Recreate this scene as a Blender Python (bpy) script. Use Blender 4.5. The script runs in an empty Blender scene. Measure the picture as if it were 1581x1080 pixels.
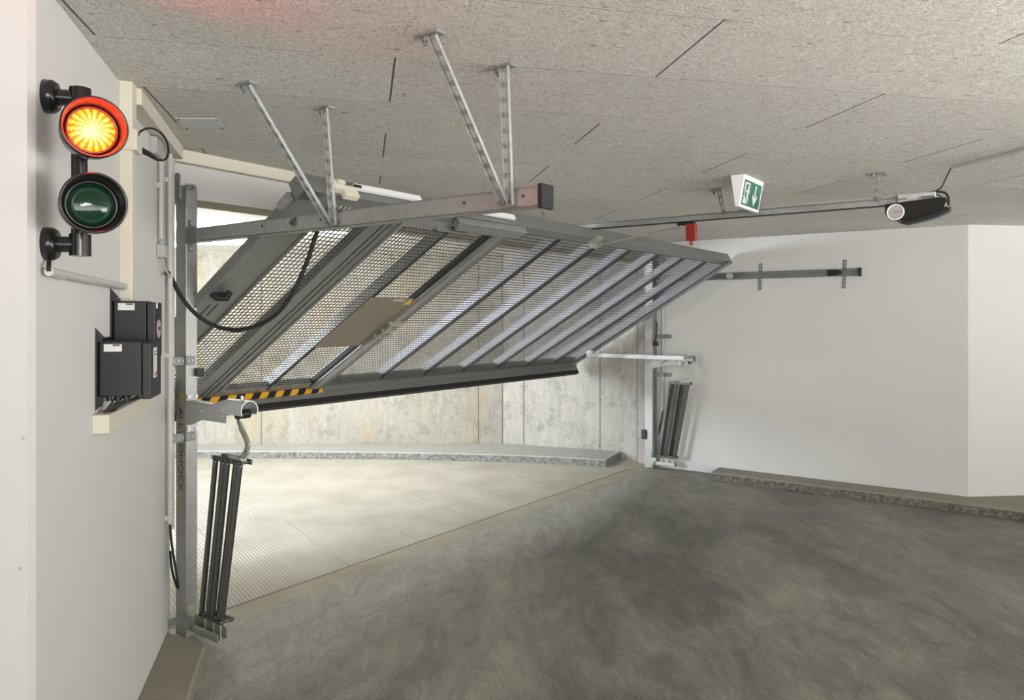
import bpy, math, random
from mathutils import Vector as Ve

random.seed(7)
sc = bpy.context.scene
C = sc.collection

# ------------------------------------------------------------ camera, light, exposure
H = 1.6                       # eye height
FPX = 1171.0                  # focal length in pixels of a 1581 px wide frame
cam_d = bpy.data.cameras.new('camera'); cam = bpy.data.objects.new('camera', cam_d); C.objects.link(cam)
cam.location = (0, 0, H); cam.rotation_euler = (math.pi / 2, 0, 0)
cam_d.sensor_width = 36; cam_d.lens = FPX / 1581 * 36
cam_d.shift_y = -50 / 1581; cam_d.clip_start = .05
sc.camera = cam
sc.view_settings.view_transform = 'Standard'; sc.view_settings.look = 'None'
sc.view_settings.gamma = 1; sc.view_settings.use_curve_mapping = False
sc.view_settings.exposure = 0.27

world = bpy.data.worlds.new('world'); sc.world = world; world.use_nodes = True
wt = world.node_tree; bg = wt.nodes['Background']; bg.inputs[0].default_value = (1.0, .985, .965, 1)
# the rest of the garage around this corner: soft light, boosted from below to lift the ceiling
_g = wt.nodes.new('ShaderNodeTexCoord'); _s = wt.nodes.new('ShaderNodeSeparateXYZ'); _m = wt.nodes.new('ShaderNodeMapRange')
wt.links.new(_g.outputs['Generated'], _s.inputs[0]); wt.links.new(_s.outputs[2], _m.inputs['Value'])
_m.inputs['From Min'].default_value = -.12; _m.inputs['From Max'].default_value = .12; _m.inputs['To Min'].default_value = 6.2; _m.inputs['To Max'].default_value = 1.7
wt.links.new(_m.outputs[0], bg.inputs[1])

def area(name, loc, target, sx, sy, power, col):
    l = bpy.data.lights.new(name, 'AREA'); l.shape = 'RECTANGLE'; l.size = sx; l.size_y = sy; l.energy = power; l.color = col
    o = bpy.data.objects.new(name, l); C.objects.link(o); o.location = loc
    d = Ve(target) - Ve(loc); o.rotation_euler = d.to_track_quat('-Z', 'Y').to_euler(); return o
# garage lamps behind the camera, ramp lamps, the daylight down the ramp, and added fill lights
area('garage_lamp_left', (2.0, -4.6, 2.1), (2.4, 6, 1.2), 1.5, .5, 45, (1, .975, .93))
area('garage_lamp_right', (1.4, -1.6, 2.2), (3.0, 6, 1.2), 1.5, .35, 34, (1, .975, .93))
area('garage_ceiling_fill', (2.9, 1.2, 1.5), (2.2, 2.4, 3.0), 2.4, .8, 42, (1, .98, .945))  # added upward fill to brighten the ceiling, no fitting hangs here
area('ramp_daylight', (-6.2, 3.6, 1.75), (1.8, 7.6, .7), 1.3, .9, 270, (.82, .89, 1))
area('ramp_lamp_near', (-2.6, 5.3, 2.28), (-2.6, 5.4, 0), 1.4, .3, 11, (1, .98, .92))
area('ramp_lamp_far', (-1.2, 7.6, 2.28), (-1.2, 7.7, 0), 1.4, .3, 17, (1, .98, .92))
area('ramp_wall_fill', (-2.6, 6.9, 2.25), (-2.6, 9, 1.3), 2.4, .3, 38, (1, .985, .93))  # added fill aimed at the rear wall, not a lamp of its own
area('ramp_ceiling_fill', (-3.0, 6.6, 2.2), (-3.0, 6.6, 3), 1.4, .3, 30, (1, .98, .92))  # added upward fill that brightens the ramp ceiling

# ------------------------------------------------------------ frames
class F:
    def __init__(s, o, x, y, z): s.o, s.x, s.y, s.z = Ve(o), Ve(x).normalized(), Ve(y).normalized(), Ve(z).normalized()
    def p(s, a, b, c): return s.o + s.x * a + s.y * b + s.z * c
    def off(s, a, b, c): return F(s.p(a, b, c), s.x, s.y, s.z)
Z = Ve((0, 0, 1))
D = Ve((.588, .809, 0)).normalized()          # along the opening, left post to right post
P = Ve((D.y, -D.x, 0))                        # from the opening into the garage
L0 = Ve((-1.627, 3.785, 0))
G = F(L0, D, P, Z)                            # (u, s, z)
def W(u, s, z): return G.p(u, s, z)
B0 = W(0, -.96, 1.08); Vv = (W(0, .93, 2.2) - B0).normalized()
N = Vv.cross(D)
if N.z > 0: N = -N
DR = F(B0, D, Vv, N)                          # door leaf: (u, up the leaf, out of the inner face)
wv = Ve((-.2711, 1, 0)).normalized(); wn = Ve((wv.y, -wv.x, 0))
LW = F((-.6775 - .2711 * 1.9, 1.9, 0), wv, wn, Z)   # left wall: (along, out of wall, z)
def ceil_z(x, y): return 2.452 - .0079 * (x + 1.7) - .0053 * (y - 3.7)

# ------------------------------------------------------------ materials
class NT:
    def __init__(s, name):
        s.m = bpy.data.materials.new(name); s.m.use_nodes = True; s.t = s.m.node_tree; s.b = s.t.nodes['Principled BSDF']
    def n(s, ty, **k):
        nd = s.t.nodes.new(ty)
        for a, v in k.items():
            if a.startswith('i_'):
                key = a[2:]; key = int(key) if key.isdigit() else key.replace('_', ' ')
                nd.inputs[key].default_value = v
            else: setattr(nd, a, v)
        return nd
    def l(s, a, b): s.t.links.new(a, b)
    def math(s, op, a, b=None, clamp=False):
        nd = s.t.nodes.new('ShaderNodeMath'); nd.operation = op; nd.use_clamp = clamp
        for i, v in enumerate((a, b)):
            if v is None: continue
            if isinstance(v, (int, float)): nd.inputs[i].default_value = v
            else: s.l(v, nd.inputs[i])
        return nd.outputs[0]
    def coords(s, rot=0, scale=(1, 1, 1), loc=(0, 0, 0), rx=0):
        g = s.n('ShaderNodeNewGeometry')
        mp = s.n('ShaderNodeMapping'); mp.vector_type = 'POINT'
        mp.inputs['Rotation'].default_value = (rx, 0, rot); mp.inputs['Scale'].default_value = scale; mp.inputs['Location'].default_value = loc
        s.l(g.outputs['Position'], mp.inputs['Vector']); return mp.outputs['Vector']
    def noise(s, vec, scale, detail=4, rough=.55, dist=0):
        nd = s.n('ShaderNodeTexNoise'); nd.inputs['Scale'].default_value = scale; nd.inputs['Detail'].default_value = detail
        nd.inputs['Roughness'].default_value = rough; nd.inputs['Distortion'].default_value = dist
        if vec is not None: s.l(vec, nd.inputs['Vector'])
        return nd.outputs['Fac']
    def ramp(s, fac, stops):
        nd = s.n('ShaderNodeValToRGB'); e = nd.color_ramp.elements
        while len(e) < len(stops): e.new(.5)
        for i, (p, c) in enumerate(stops):
            e[i].position = p; e[i].color = (c, c, c, 1) if isinstance(c, (int, float)) else (*c, 1)
        s.l(fac, nd.inputs[0]); return nd.outputs[0]
    def mix(s, fac, a, b, mode='MIX'):
        nd = s.n('ShaderNodeMix', data_type='RGBA', blend_type=mode)
        for idx, v in ((0, fac), (6, a), (7, b)):
            if isinstance(v, (int, float)): nd.inputs[idx].default_value = v
            elif isinstance(v, tuple): nd.inputs[idx].default_value = (*v, 1)
            else: s.l(v, nd.inputs[idx])
        return nd.outputs[2]
    def bump(s, h, strength=.3, dist=.01):
        nd = s.n('ShaderNodeBump'); nd.inputs['Strength'].default_value = strength; nd.inputs['Distance'].default_value = dist
        s.l(h, nd.inputs['Height']); s.l(nd.outputs[0], s.b.inputs['Normal'])
    def col(s, c):
        if isinstance(c, tuple): s.b.inputs['Base Color'].default_value = (*c, 1)
        else: s.l(c, s.b.inputs['Base Color'])
    def rm(s, r, m=0): s.b.inputs['Roughness'].default_value = r; s.b.inputs['Metallic'].default_value = m

def simple(name, c, r=.5, m=0, var=.0, scale=30):
    t = NT(name); t.rm(r, m)
    f = t.noise(t.coords(), scale, 3)
    k = max(var, .04)
    t.col(t.mix(f, tuple(x * (1 - k) for x in c), tuple(min(1, x * (1 + k)) for x in c)))
    return t.m

def make_paint():
    t = NT('white_wall_paint'); t.rm(.75)
    v = t.coords()
    big = t.noise(v, 1.1, 3); fine = t.noise(v, 55, 5, .6)
    c = t.mix(big, (.61, .605, .585), (.66, .657, .64))
    vo = t.n('ShaderNodeTexVoronoi', i_Scale=13.0); t.l(v, vo.inputs['Vector']); vo.inputs['Randomness'].default_value = 1
    gate = t.math('GREATER_THAN', t.noise(v, 5.3, 2), .47)
    spot = t.math('MULTIPLY', t.math('LESS_THAN', vo.outputs['Distance'], .06), gate)
    c = t.mix(t.math('MULTIPLY', spot, .5), c, (.28, .27, .25)); t.col(c)
    t.bump(t.math('ADD', fine, t.math('MULTIPLY', spot, -1.2)), .18, .006); return t.m
def make_raw():
    t = NT('raw_shuttered_concrete'); t.rm(.85)
    v = t.coords(); vs = t.coords(scale=(1, 1, .18))
    a = t.noise(v, 1.6, 5, .6); b = t.noise(vs, 9, 6, .65); f = t.noise(v, 60, 5, .7)
    c = t.mix(t.ramp(b, [(.25, .3), (.7, 1.0)]), (.40, .39, .36), t.mix(a, (.38, .37, .34), (.56, .55, .52)))
    yel = t.ramp(t.noise(vs, 2.6, 4, .6), [(.48, 0.0), (.70, .6)])
    zz = t.n('ShaderNodeSeparateXYZ'); g = t.n('ShaderNodeNewGeometry'); t.l(g.outputs['Position'], zz.inputs[0])
    left = t.math('LESS_THAN', zz.outputs[0], -.105)
    yl = t.math('MULTIPLY', yel, left)
    c = t.mix(yl, c, (.47, .38, .20))
    c = t.mix(t.math('MULTIPLY', left, .35), c, (.56, .51, .36), 'MULTIPLY')
    dk = t.ramp(t.noise(v, 4, 8, .85), [(.50, 0.0), (.66, .75)])
    c = t.mix(dk, c, (.2, .2, .18))
    vo = t.n('ShaderNodeTexVoronoi', i_Scale=14.0); t.l(v, vo.inputs['Vector'])
    hole = t.math('MULTIPLY', t.math('LESS_THAN', vo.outputs['Distance'], .06), t.math('GREATER_THAN', a, .5))
    c = t.mix(t.math('MULTIPLY', hole, .6), c, (.12, .12, .1))
    c = t.mix(.45, c, f, 'OVERLAY'); c = t.mix(.3, c, t.noise(vs, 22, 6, .75), 'OVERLAY'); t.col(c)
    t.bump(t.math('ADD', t.math('MULTIPLY', f, .6), t.math('MULTIPLY', hole, -1)), .35, .01); return t.m
def make_floor():
    t = NT('garage_floor_concrete'); t.rm(.6)
    v = t.coords(); rot = t.coords(rot=math.radians(52), scale=(1, .38, 1))
    big = t.noise(rot, .85, 4, .55, .5); mid = t.noise(rot, 4.2, 6, .65, .8); fine = t.noise(v, 85, 5, .7)
    k = t.math('ADD', t.math('MULTIPLY', big, .62), t.math('MULTIPLY', mid, .38))
    c = t.ramp(k, [(.36, (.105, .103, .092)), (.46, (.155, .152, .135)), (.54, (.235, .227, .197)), (.66, (.34, .328, .285))])
    # paler margin beside the threshold
    sx = t.n('ShaderNodeSeparateXYZ'); gm = t.n('ShaderNodeNewGeometry'); t.l(gm.outputs['Position'], sx.inputs[0])
    s_ = t.math('ADD', t.math('MULTIPLY', t.math('SUBTRACT', sx.outputs[0], L0.x), P.x), t.math('MULTIPLY', t.math('SUBTRACT', sx.outputs[1], L0.y), P.y))
    u_ = t.math('ADD', t.math('MULTIPLY', t.math('SUBTRACT', sx.outputs[0], L0.x), D.x), t.math('MULTIPLY', t.math('SUBTRACT', sx.outputs[1], L0.y), D.y))
    wob = t.math('ADD', t.math('SUBTRACT', t.math('MULTIPLY', mid, .9), .45), t.math('SUBTRACT', t.math('MULTIPLY', big, 1.3), .65))
    edge = t.math('SUBTRACT', t.math('SUBTRACT', .74, t.math('MULTIPLY', u_, .11)), t.math('ADD', s_, t.math('MULTIPLY', wob, .8)))
    mask = t.ramp(t.math('ADD', t.math('MULTIPLY', edge, 1.8), .5, True), [(.15, 0.0), (.8, .75)])
    c = t.mix(mask, c, t.mix(mid, (.26, .255, .235), (.55, .545, .51)))
    fg = t.ramp(t.noise(v, 1.7, 5, .6, .3), [(.5, 0.0), (.72, .38)])
    c = t.mix(fg, c, (.33, .32, .27))
    c = t.mix(.75, c, fine, 'OVERLAY'); c = t.mix(.8, c, t.noise(rot, 9, 8, .8, 1.2), 'OVERLAY'); t.col(c)
    r = t.ramp(mid, [(.3, .48), (.7, .72)]); t.l(r, t.b.inputs['Roughness'])
    t.bump(fine, .12, .004); return t.m
def make_ribs():
    t = NT('ribbed_ramp_concrete'); t.rm(.8)
    th = math.radians(34)                                # ribs run along (sin, -cos)
    g = t.n('ShaderNodeNewGeometry'); sp = t.n('ShaderNodeSeparateXYZ'); t.l(g.outputs['Position'], sp.inputs[0])
    q = t.math('ADD', t.math('MULTIPLY', sp.outputs[0], math.cos(th)), t.math('MULTIPLY', sp.outputs[1], math.sin(th)))
    ph = t.math('FRACT', t.math('DIVIDE', q, .0235))
    rib = t.math('ABSOLUTE', t.math('SUBTRACT', ph, .5))          # 0..0.5
    groove = t.ramp(rib, [(.16, 1.0), (.3, 0.0)])
    v = t.coords(); m = t.noise(v, 2.4, 5, .6); f = t.noise(v, 70, 4, .7)
    c = t.ramp(m, [(.3, (.42, .405, .35)), (.55, (.52, .505, .455)), (.75, (.59, .58, .54))])
    c = t.mix(t.math('MULTIPLY', groove, .6), c, (.27, .25, .195))
    pan = t.math('LESS_THAN', t.math('FRACT', t.math('DIVIDE', q, .62)), .012)
    c = t.mix(t.math('MULTIPLY', t.math('MULTIPLY', pan, t.math('GREATER_THAN', t.noise(v, 2.3, 2), .52)), .6), c, (.17, .16, .13))
    c = t.mix(.2, c, f, 'OVERLAY'); t.col(c)
    t.bump(t.math('SUBTRACT', t.math('MULTIPLY', f, .2), groove), .45, .006); return t.m
def make_strip():
    t = NT('threshold_concrete'); t.rm(.75)
    v = t.coords(); c = t.ramp(t.noise(v, 3, 5, .6), [(.3, (.33, .30, .225)), (.6, (.41, .385, .30)), (.8, (.46, .44, .37))])
    f = t.noise(v, 90, 4, .7); t.col(t.mix(.25, c, f, 'OVERLAY')); t.bump(f, .15, .004); return t.m
def make_kerb(name, a, b, dark):
    t = NT(name); t.rm(.85)
    v = t.coords(); c = t.mix(t.noise(v, 3, 4), a, b)
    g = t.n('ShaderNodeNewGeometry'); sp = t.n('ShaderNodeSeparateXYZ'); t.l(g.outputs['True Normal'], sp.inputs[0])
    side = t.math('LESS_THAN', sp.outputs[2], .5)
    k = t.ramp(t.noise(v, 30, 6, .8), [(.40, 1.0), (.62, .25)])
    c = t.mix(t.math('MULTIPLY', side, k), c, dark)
    f = t.noise(v, 70, 4, .7); t.col(t.mix(.3, c, f, 'OVERLAY')); t.bump(f, .4, .008); return t.m
def make_ceiling():
    t = NT('wood_wool_ceiling_boards'); t.rm(.95)
    rot = math.radians(-11.1)
    g = t.n('ShaderNodeNewGeometry'); sp = t.n('ShaderNodeSeparateXYZ'); t.l(g.outputs['Position'], sp.inputs[0])
    lx = t.math('ADD', t.math('MULTIPLY', sp.outputs[0], .981), t.math('MULTIPLY', sp.outputs[1], .193))
    sy = t.math('ADD', t.math('MULTIPLY', sp.outputs[0], -.193), t.math('MULTIPLY', sp.outputs[1], .981))
    sr = t.math('DIVIDE', t.math('SUBTRACT', sy, 1.985 - 5.15), .515)
    row = t.math('FLOOR', sr); fs = t.math('FRACT', sr)
    par = t.math('MODULO', row, 2)
    fl = t.math('FRACT', t.math('ADD', t.math('DIVIDE', t.math('SUBTRACT', lx, 1.0 - 18), 1.8), t.math('MULTIPLY', par, .5)))
    wob = t.noise(t.coords(), 1.5, 2)
    shortj = t.math('MULTIPLY', t.math('LESS_THAN', fl, .0042), t.math('GREATER_THAN', t.noise(t.coords(), .9, 1), .38))
    ll = t.math('LESS_THAN', fs, .010)
    longw = t.math('MULTIPLY', ll, t.math('GREATER_THAN', t.noise(t.coords(scale=(1, 1, 1)), 2.1, 2), .44))
    # strands: wavy thin fibres lying in all directions, mostly along the board
    va = t.coords(rot=rot, scale=(.5, 1.2, 1))
    n1 = t.noise(va, 62, 3, .6, 2.2); n2 = t.noise(t.coords(rot=.6, scale=(1, .45, 1)), 52, 3, .6, 3)
    st = t.math('ADD', t.math('MULTIPLY', t.math('ABSOLUTE', t.math('SUBTRACT', n1, .5)), 2.2), t.math('MULTIPLY', t.math('ABSOLUTE', t.math('SUBTRACT', n2, .5)), 2.2))
    brd = t.n('ShaderNodeTexWhiteNoise'); brd.noise_dimensions = '2D'
    cb = t.n('ShaderNodeCombineXYZ'); t.l(row, cb.inputs[0]); t.l(t.math('FLOOR', t.math('ADD', t.math('DIVIDE', t.math('SUBTRACT', lx, 1.0 - 18), 1.8), t.math('MULTIPLY', par, .5))), cb.inputs[1]); t.l(cb.outputs[0], brd.inputs['Vector'])
    c = t.ramp(st, [(.012, (.10, .075, .045)), (.055, (.40, .355, .29)), (.13, (.74, .70, .63)), (.34, (.95, .93, .88))])
    c = t.mix(t.math('MULTIPLY', brd.outputs['Value'], .16), c, (.3, .28, .24))
    pore = t.ramp(t.noise(va, 48, 5, .75, .6), [(.61, 0.0), (.69, .9)])
    c = t.mix(pore, c, (.15, .12, .09))
    c = t.mix(t.math('MULTIPLY', longw, .8), c, (.9, .88, .82))
    darkl = t.math('MULTIPLY', t.math('MULTIPLY', t.math('GREATER_THAN', fs, .010), t.math('LESS_THAN', fs, .018)), t.math('LESS_THAN', t.noise(t.coords(), 1.3, 2), .56))  # thin shadow line painted along the edge of the long joints
    c = t.mix(t.math('MULTIPLY', darkl, .6), c, (.16, .13, .1))
    c = t.mix(t.math('MULTIPLY', shortj, .85), c, (.06, .05, .04))
    t.col(c)
    t.bump(t.math('SUBTRACT', st, t.math('MULTIPLY', t.math('ADD', shortj, pore), 1.5)), .8, .006); return t.m
def make_galv(name, a, b, r=.42, m=.75):
    t = NT(name); t.rm(r, m)
    v = t.coords(); vo = t.n('ShaderNodeTexVoronoi', i_Scale=70.0); t.l(v, vo.inputs['Vector'])
    sp = t.n('ShaderNodeSeparateColor'); t.l(vo.outputs['Color'], sp.inputs[0])
    big = t.noise(v, 6, 4); k = t.math('ADD', t.math('MULTIPLY', sp.outputs[0], .4), t.math('MULTIPLY', big, .6))
    t.col(t.mix(k, a, b)); rr = t.math('ADD', t.math('MULTIPLY', k, .25), r - .12); t.l(rr, t.b.inputs['Roughness']); return t.m
def make_hazard():
    t = NT('black_yellow_hazard_stripes'); t.rm(.5)
    g = t.n('ShaderNodeNewGeometry'); sp = t.n('ShaderNodeSeparateXYZ'); t.l(g.outputs['Position'], sp.inputs[0])
    # distance along the opening plus a slant across the tape
    u = t.math('ADD', t.math('MULTIPLY', sp.outputs[0], D.x), t.math('MULTIPLY', sp.outputs[1], D.y))
    w_ = t.math('MULTIPLY', sp.outputs[2], 1.1)
    k = t.math('FRACT', t.math('DIVIDE', t.math('SUBTRACT', u, w_), .128))
    t.col(t.mix(t.math('GREATER_THAN', k, .5), (.80, .42, .02), (.012, .012, .018))); return t.m
def make_led():
    t = NT('lit_red_led_lens'); t.rm(.3); t.col((.6, .02, .01))
    tc = t.n('ShaderNodeTexCoord'); sp = t.n('ShaderNodeSeparateXYZ'); t.l(tc.outputs['UV'], sp.inputs[0])
    x, y = t.math('SUBTRACT', sp.outputs[0], .5), t.math('SUBTRACT', sp.outputs[1], .5)
    r = t.math('MULTIPLY', t.math('SQRT', t.math('ADD', t.math('MULTIPLY', x, x), t.math('MULTIPLY', y, y))), 2)
    an = t.math('ARCTAN2', y, x)
    wob = t.noise(tc.outputs['UV'], 9, 3)
    spk = t.math('ABSOLUTE', t.math('SINE', t.math('ADD', t.math('MULTIPLY', an, 9), t.math('MULTIPLY', wob, 2.2))))
    k = t.math('ADD', t.math('ADD', t.math('MULTIPLY', t.math('SUBTRACT', 1.0, r), .38), .08), t.math('MULTIPLY', spk, .36))
    k = t.math('ADD', k, t.math('MULTIPLY', t.math('SUBTRACT', t.noise(tc.outputs['UV'], 34, 2), .5), .9))
    c = t.ramp(k, [(.12, (1.0, .10, .0)), (.38, (1, .42, .0)), (.62, (1, .82, .22)), (.95, (1, .97, .75))])
    t.l(c, t.b.inputs['Emission Color']); t.b.inputs['Emission Strength'].default_value = 1.35; return t.m
def emit(name, c, s):
    t = NT(name); t.col(c); t.b.inputs['Emission Color'].default_value = (*c, 1); t.b.inputs['Emission Strength'].default_value = s; return t.m

M = dict(
    paint=make_paint(), raw=make_raw(), floor=make_floor(), ribs=make_ribs(), strip=make_strip(),
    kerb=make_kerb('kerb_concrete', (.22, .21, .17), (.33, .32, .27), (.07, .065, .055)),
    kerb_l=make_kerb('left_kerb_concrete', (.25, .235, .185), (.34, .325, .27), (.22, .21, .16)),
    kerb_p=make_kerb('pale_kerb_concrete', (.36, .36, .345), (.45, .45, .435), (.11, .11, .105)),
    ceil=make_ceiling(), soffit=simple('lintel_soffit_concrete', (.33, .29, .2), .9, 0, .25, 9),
    rampceil=simple('ramp_ceiling_paint', (.78, .77, .73), .8, 0, .05, 3),
    galv=make_galv('galvanised_steel', (.30, .30, .29), (.47, .47, .46), .45, .7),
    galv_d=make_galv('dull_galvanised_frame', (.20, .20, .19), (.30, .30, .29), .5, .55),
    galv_b=make_galv('bright_zinc', (.55, .56, .56), (.72, .73, .73), .35, .7),
    bar=make_galv('pale_galvanised_bar', (.34, .34, .36), (.46, .46, .49), .5, .4),
    mesh=simple('galvanised_mesh_wire', (.06, .06, .054), .6, .1, .1),
    yzinc=make_galv('yellow_zinc', (.36, .37, .31), (.55, .56, .48), .38, .6),
    galv_m=make_galv('strut_zinc', (.36, .365, .36), (.50, .51, .50), .5, .55),
    galv_l=make_galv('light_galvanised_plate', (.40, .41, .40), (.54, .55, .54), .45, .45),
    alu=simple('brushed_aluminium', (.62, .6, .58), .35, .8, .05, 60),
    spring=simple('dark_spring_steel', (.16, .16, .155), .3, .85, .3, 50),
    black=simple('black_plastic', (.010, .010, .012), .45, 0, .1),
    boxblk=simple('black_enclosure_plastic', (.012, .012, .014), .5, 0, .08),
    lamp=simple('glossy_black_lamp_housing', (.012, .011, .011), .2),
    rubber=simple('black_rubber', (.014, .013, .013), .7, 0, .1),
    cream=simple('cream_plastic_trunking', (.66, .62, .51), .5, 0, .02, 4),
    grey=simple('pale_grey_plastic', (.42, .42, .4), .5, 0, .03, 4),
    conduit=simple('grey_conduit', (.52, .52, .49), .4, 0, .03, 4),
    white=simple('white_plastic', (.8, .8, .8), .45, 0, .02, 4),
    cover=simple('white_ceiling_cover', (.62, .62, .62), .5, 0, .02, 4),
    plate=simple('brown_hardboard', (.22, .185, .135), .6, 0, .06, 12),
    label=simple('white_label', (.68, .68, .68), .5), ink=simple('dark_label_print', (.05, .05, .06), .5),
    redink=simple('red_label_print', (.35, .03, .02), .5), gold=simple('ochre_label_line', (.42, .30, .06), .5),
    yellow=simple('yellow_sticker', (.68, .52, .03), .5), sgreen=simple('sign_green', (.012, .14, .085), .45, 0, .05),
    swhite=simple('sign_white', (.72, .76, .74), .5), red=simple('red_release_handle', (.27, .012, .01), .5),
    hazard=make_hazard(), led=make_led(), glass=simple('dark_green_signal_glass', (.002, .028, .012), .08),
    tube=emit('lit_fluorescent_tube', (1, .98, .93), 9), glow=emit('green_indicator_light', (.1, 1, .3), 1.5),
    joint=simple('dark_concrete_joint', (.16, .155, .14), .9), olive=simple('olive_logo_print', (.3, .36, .08), .5),
    bluey=simple('dirt', (.03, .03, .028), .9),
)

# ------------------------------------------------------------ mesh helper
class MB:
    def __init__(s): s.v = []; s.f = []; s.sm = []; s.mi = []; s.k = 0
    def add(s, vs, fs, smooth=False):
        o = len(s.v); s.v += [Ve(q) for q in vs]
        for f in fs: s.f.append([i + o for i in f]); s.sm.append(smooth); s.mi.append(s.k)
        return s
    def box(s, fr, a0, a1, b0, b1, c0, c1):
        a0, a1 = sorted((a0, a1)); b0, b1 = sorted((b0, b1)); c0, c1 = sorted((c0, c1))
        vs = [fr.p(a, b, c) for a in (a0, a1) for b in (b0, b1) for c in (c0, c1)]
        return s.add(vs, [(0, 1, 3, 2), (4, 6, 7, 5), (0, 4, 5, 1), (2, 3, 7, 6), (0, 2, 6, 4), (1, 5, 7, 3)])
    def prism(s, fr, poly, c0, c1, axes='abc'):
        """polygon in two axes of fr, extruded along the third"""
        def q(x, y, z):
            d = dict(zip(axes, (x, y, z))); return fr.p(d['a'], d['b'], d['c'])
        n = len(poly)
        s.add([q(x, y, c0) for x, y in poly] + [q(x, y, c1) for x, y in poly],
              [list(range(n))[::-1], list(range(n, 2 * n))] + [(i, (i + 1) % n, n + (i + 1) % n, n + i) for i in range(n)])
        return s
    def tube(s, pts, r, n=10, caps=True):
        pts = [Ve(q) for q in pts]; m = len(pts); rr = r if isinstance(r, (list, tuple)) else [r] * m
        up = Ve((0, 0, 1)) if abs((pts[1] - pts[0]).normalized().z) < .9 else Ve((1, 0, 0)); vs = []; last = None
        for i, q in enumerate(pts):
            t = (pts[min(i + 1, m - 1)] - pts[max(i - 1, 0)]).normalized()
            if last is None: x = t.cross(up).normalized()
            else: x = (last - t * last.dot(t)).normalized()
            last = x; y = t.cross(x)
            for k in range(n):
                a = 2 * math.pi * k / n; vs.append(q + (x * math.cos(a) + y * math.sin(a)) * rr[i])
        s.add(vs, [(i * n + k, i * n + (k + 1) % n, (i + 1) * n + (k + 1) % n, (i + 1) * n + k) for i in range(m - 1) for k in range(n)], True)
        if caps: s.add(vs[:n], [list(range(n))[::-1]]); s.add(vs[-n:], [list(range(n))])
        return s
    def cyl(s, p0, p1, r, n=20): return s.tube([p0, p1], r, n)
    def ring(s, p0, p1, ro, ri, n=40):
        """hollow tube wall between two radii"""
        p0, p1 = Ve(p0), Ve(p1); t = (p1 - p0).normalized(); x = t.orthogonal().normalized(); y = t.cross(x)
        def c(p, r): return [p + (x * math.cos(2 * math.pi * k / n) + y * math.sin(2 * math.pi * k / n)) * r for k in range(n)]
        A, B, Cc, Dd = c(p0, ro), c(p1, ro), c(p1, ri), c(p0, ri)
        for (q, w, sm) in ((A, B, True), (B, Cc, False), (Cc, Dd, True), (Dd, A, False)):
            s.add(q + w, [(k, (k + 1) % n, n + (k + 1) % n, n + k) for k in range(n)], sm)
        return s
    def lathe(s, c, ax, prof, n=40):
        """prof = [(along, radius)]"""
        c = Ve(c); t = Ve(ax).normalized(); x = t.orthogonal().normalized(); y = t.cross(x); vs = []
        for a, r in prof:
            for k in range(n):
                an = 2 * math.pi * k / n; vs.append(c + t * a + (x * math.cos(an) + y * math.sin(an)) * r)
        m = len(prof)
        s.add(vs, [(i * n + k, i * n + (k + 1) % n, (i + 1) * n + (k + 1) % n, (i + 1) * n + k) for i in range(m - 1) for k in range(n)], True)
        return s
    def build(s, name, mats, parent=None, loc=None, bevel=0):
        if not isinstance(mats, (list, tuple)): mats = [mats]
        mats = [M[q] if isinstance(q, str) else q for q in mats]
        if parent is not None: base = parent_world[parent.name]
        else: base = Ve(loc) if loc is not None else sum(s.v, Ve()) / len(s.v)
        me = bpy.data.meshes.new(name); me.from_pydata([v - base for v in s.v], [], s.f); me.update()
        for m_ in mats: me.materials.append(m_)
        me.polygons.foreach_set('use_smooth', s.sm); me.polygons.foreach_set('material_index', s.mi)
        o = bpy.data.objects.new(name, me); C.objects.link(o)
        if parent is not None: o.parent = parent; parent_world[o.name] = base
        else: o.location = base; parent_world[o.name] = base
        if bevel:
            b = o.modifiers.new('bevel', 'BEVEL'); b.width = bevel; b.segments = 2; b.limit_method = 'ANGLE'; b.angle_limit = .7
        import bmesh
        bm = bmesh.new(); bm.from_mesh(me); bmesh.ops.recalc_face_normals(bm, faces=bm.faces); bm.to_mesh(me); bm.free()
        return o
parent_world = {}
def bolts(name, mat, parent, items, n=8):
    for p0, p1, r in items: MB().cyl(p0, p1, r, n).build(name, mat, parent)
def thing(name, label, cat, loc, group=None):
    o = bpy.data.objects.new(name, None); C.objects.link(o); o.location = loc; o.empty_display_size = .1
    o['label'] = label; o['category'] = cat
    if group: o['group'] = group
    parent_world[o.name] = Ve(loc); return o
def tag(o, label, cat, group=None):
    o['label'] = label; o['category'] = cat
    if group: o['group'] = group
    return o
def structure(o): o['kind'] = 'structure'; return o
def text(name, s, fr, size, mat, parent, depth=.0006, sx=1.0):
    """raised lettering: fr.x reading direction, fr.y up, fr.z out of the surface"""
    cu = bpy.data.curves.new(name, 'FONT'); cu.body = s; cu.size = size; cu.extrude = depth; cu.align_x = 'CENTER'; cu.align_y = 'CENTER'
    tmp = bpy.data.objects.new(name + '_tmp', cu); C.objects.link(tmp)
    me = bpy.data.meshes.new_from_object(tmp.evaluated_get(bpy.context.evaluated_depsgraph_get()))
    bpy.data.objects.remove(tmp); base = parent_world[parent.name]
    for v in me.vertices:
        q = fr.p(v.co.x * sx, v.co.y, v.co.z + depth); v.co = q - base
    me.materials.clear(); me.materials.append(M[mat]); me.name = name
    o = bpy.data.objects.new(name, me); C.objects.link(o); o.parent = parent; parent_world[o.name] = base; return o
def bez(p0, p1, p2, p3, n=24):
    p0, p1, p2, p3 = map(Ve, (p0, p1, p2, p3)); r = []
    for i in range(n + 1):
        t = i / n; r.append(p0 * (1 - t) ** 3 + p1 * 3 * t * (1 - t) ** 2 + p2 * 3 * t * t * (1 - t) + p3 * t ** 3)
    return r
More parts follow.
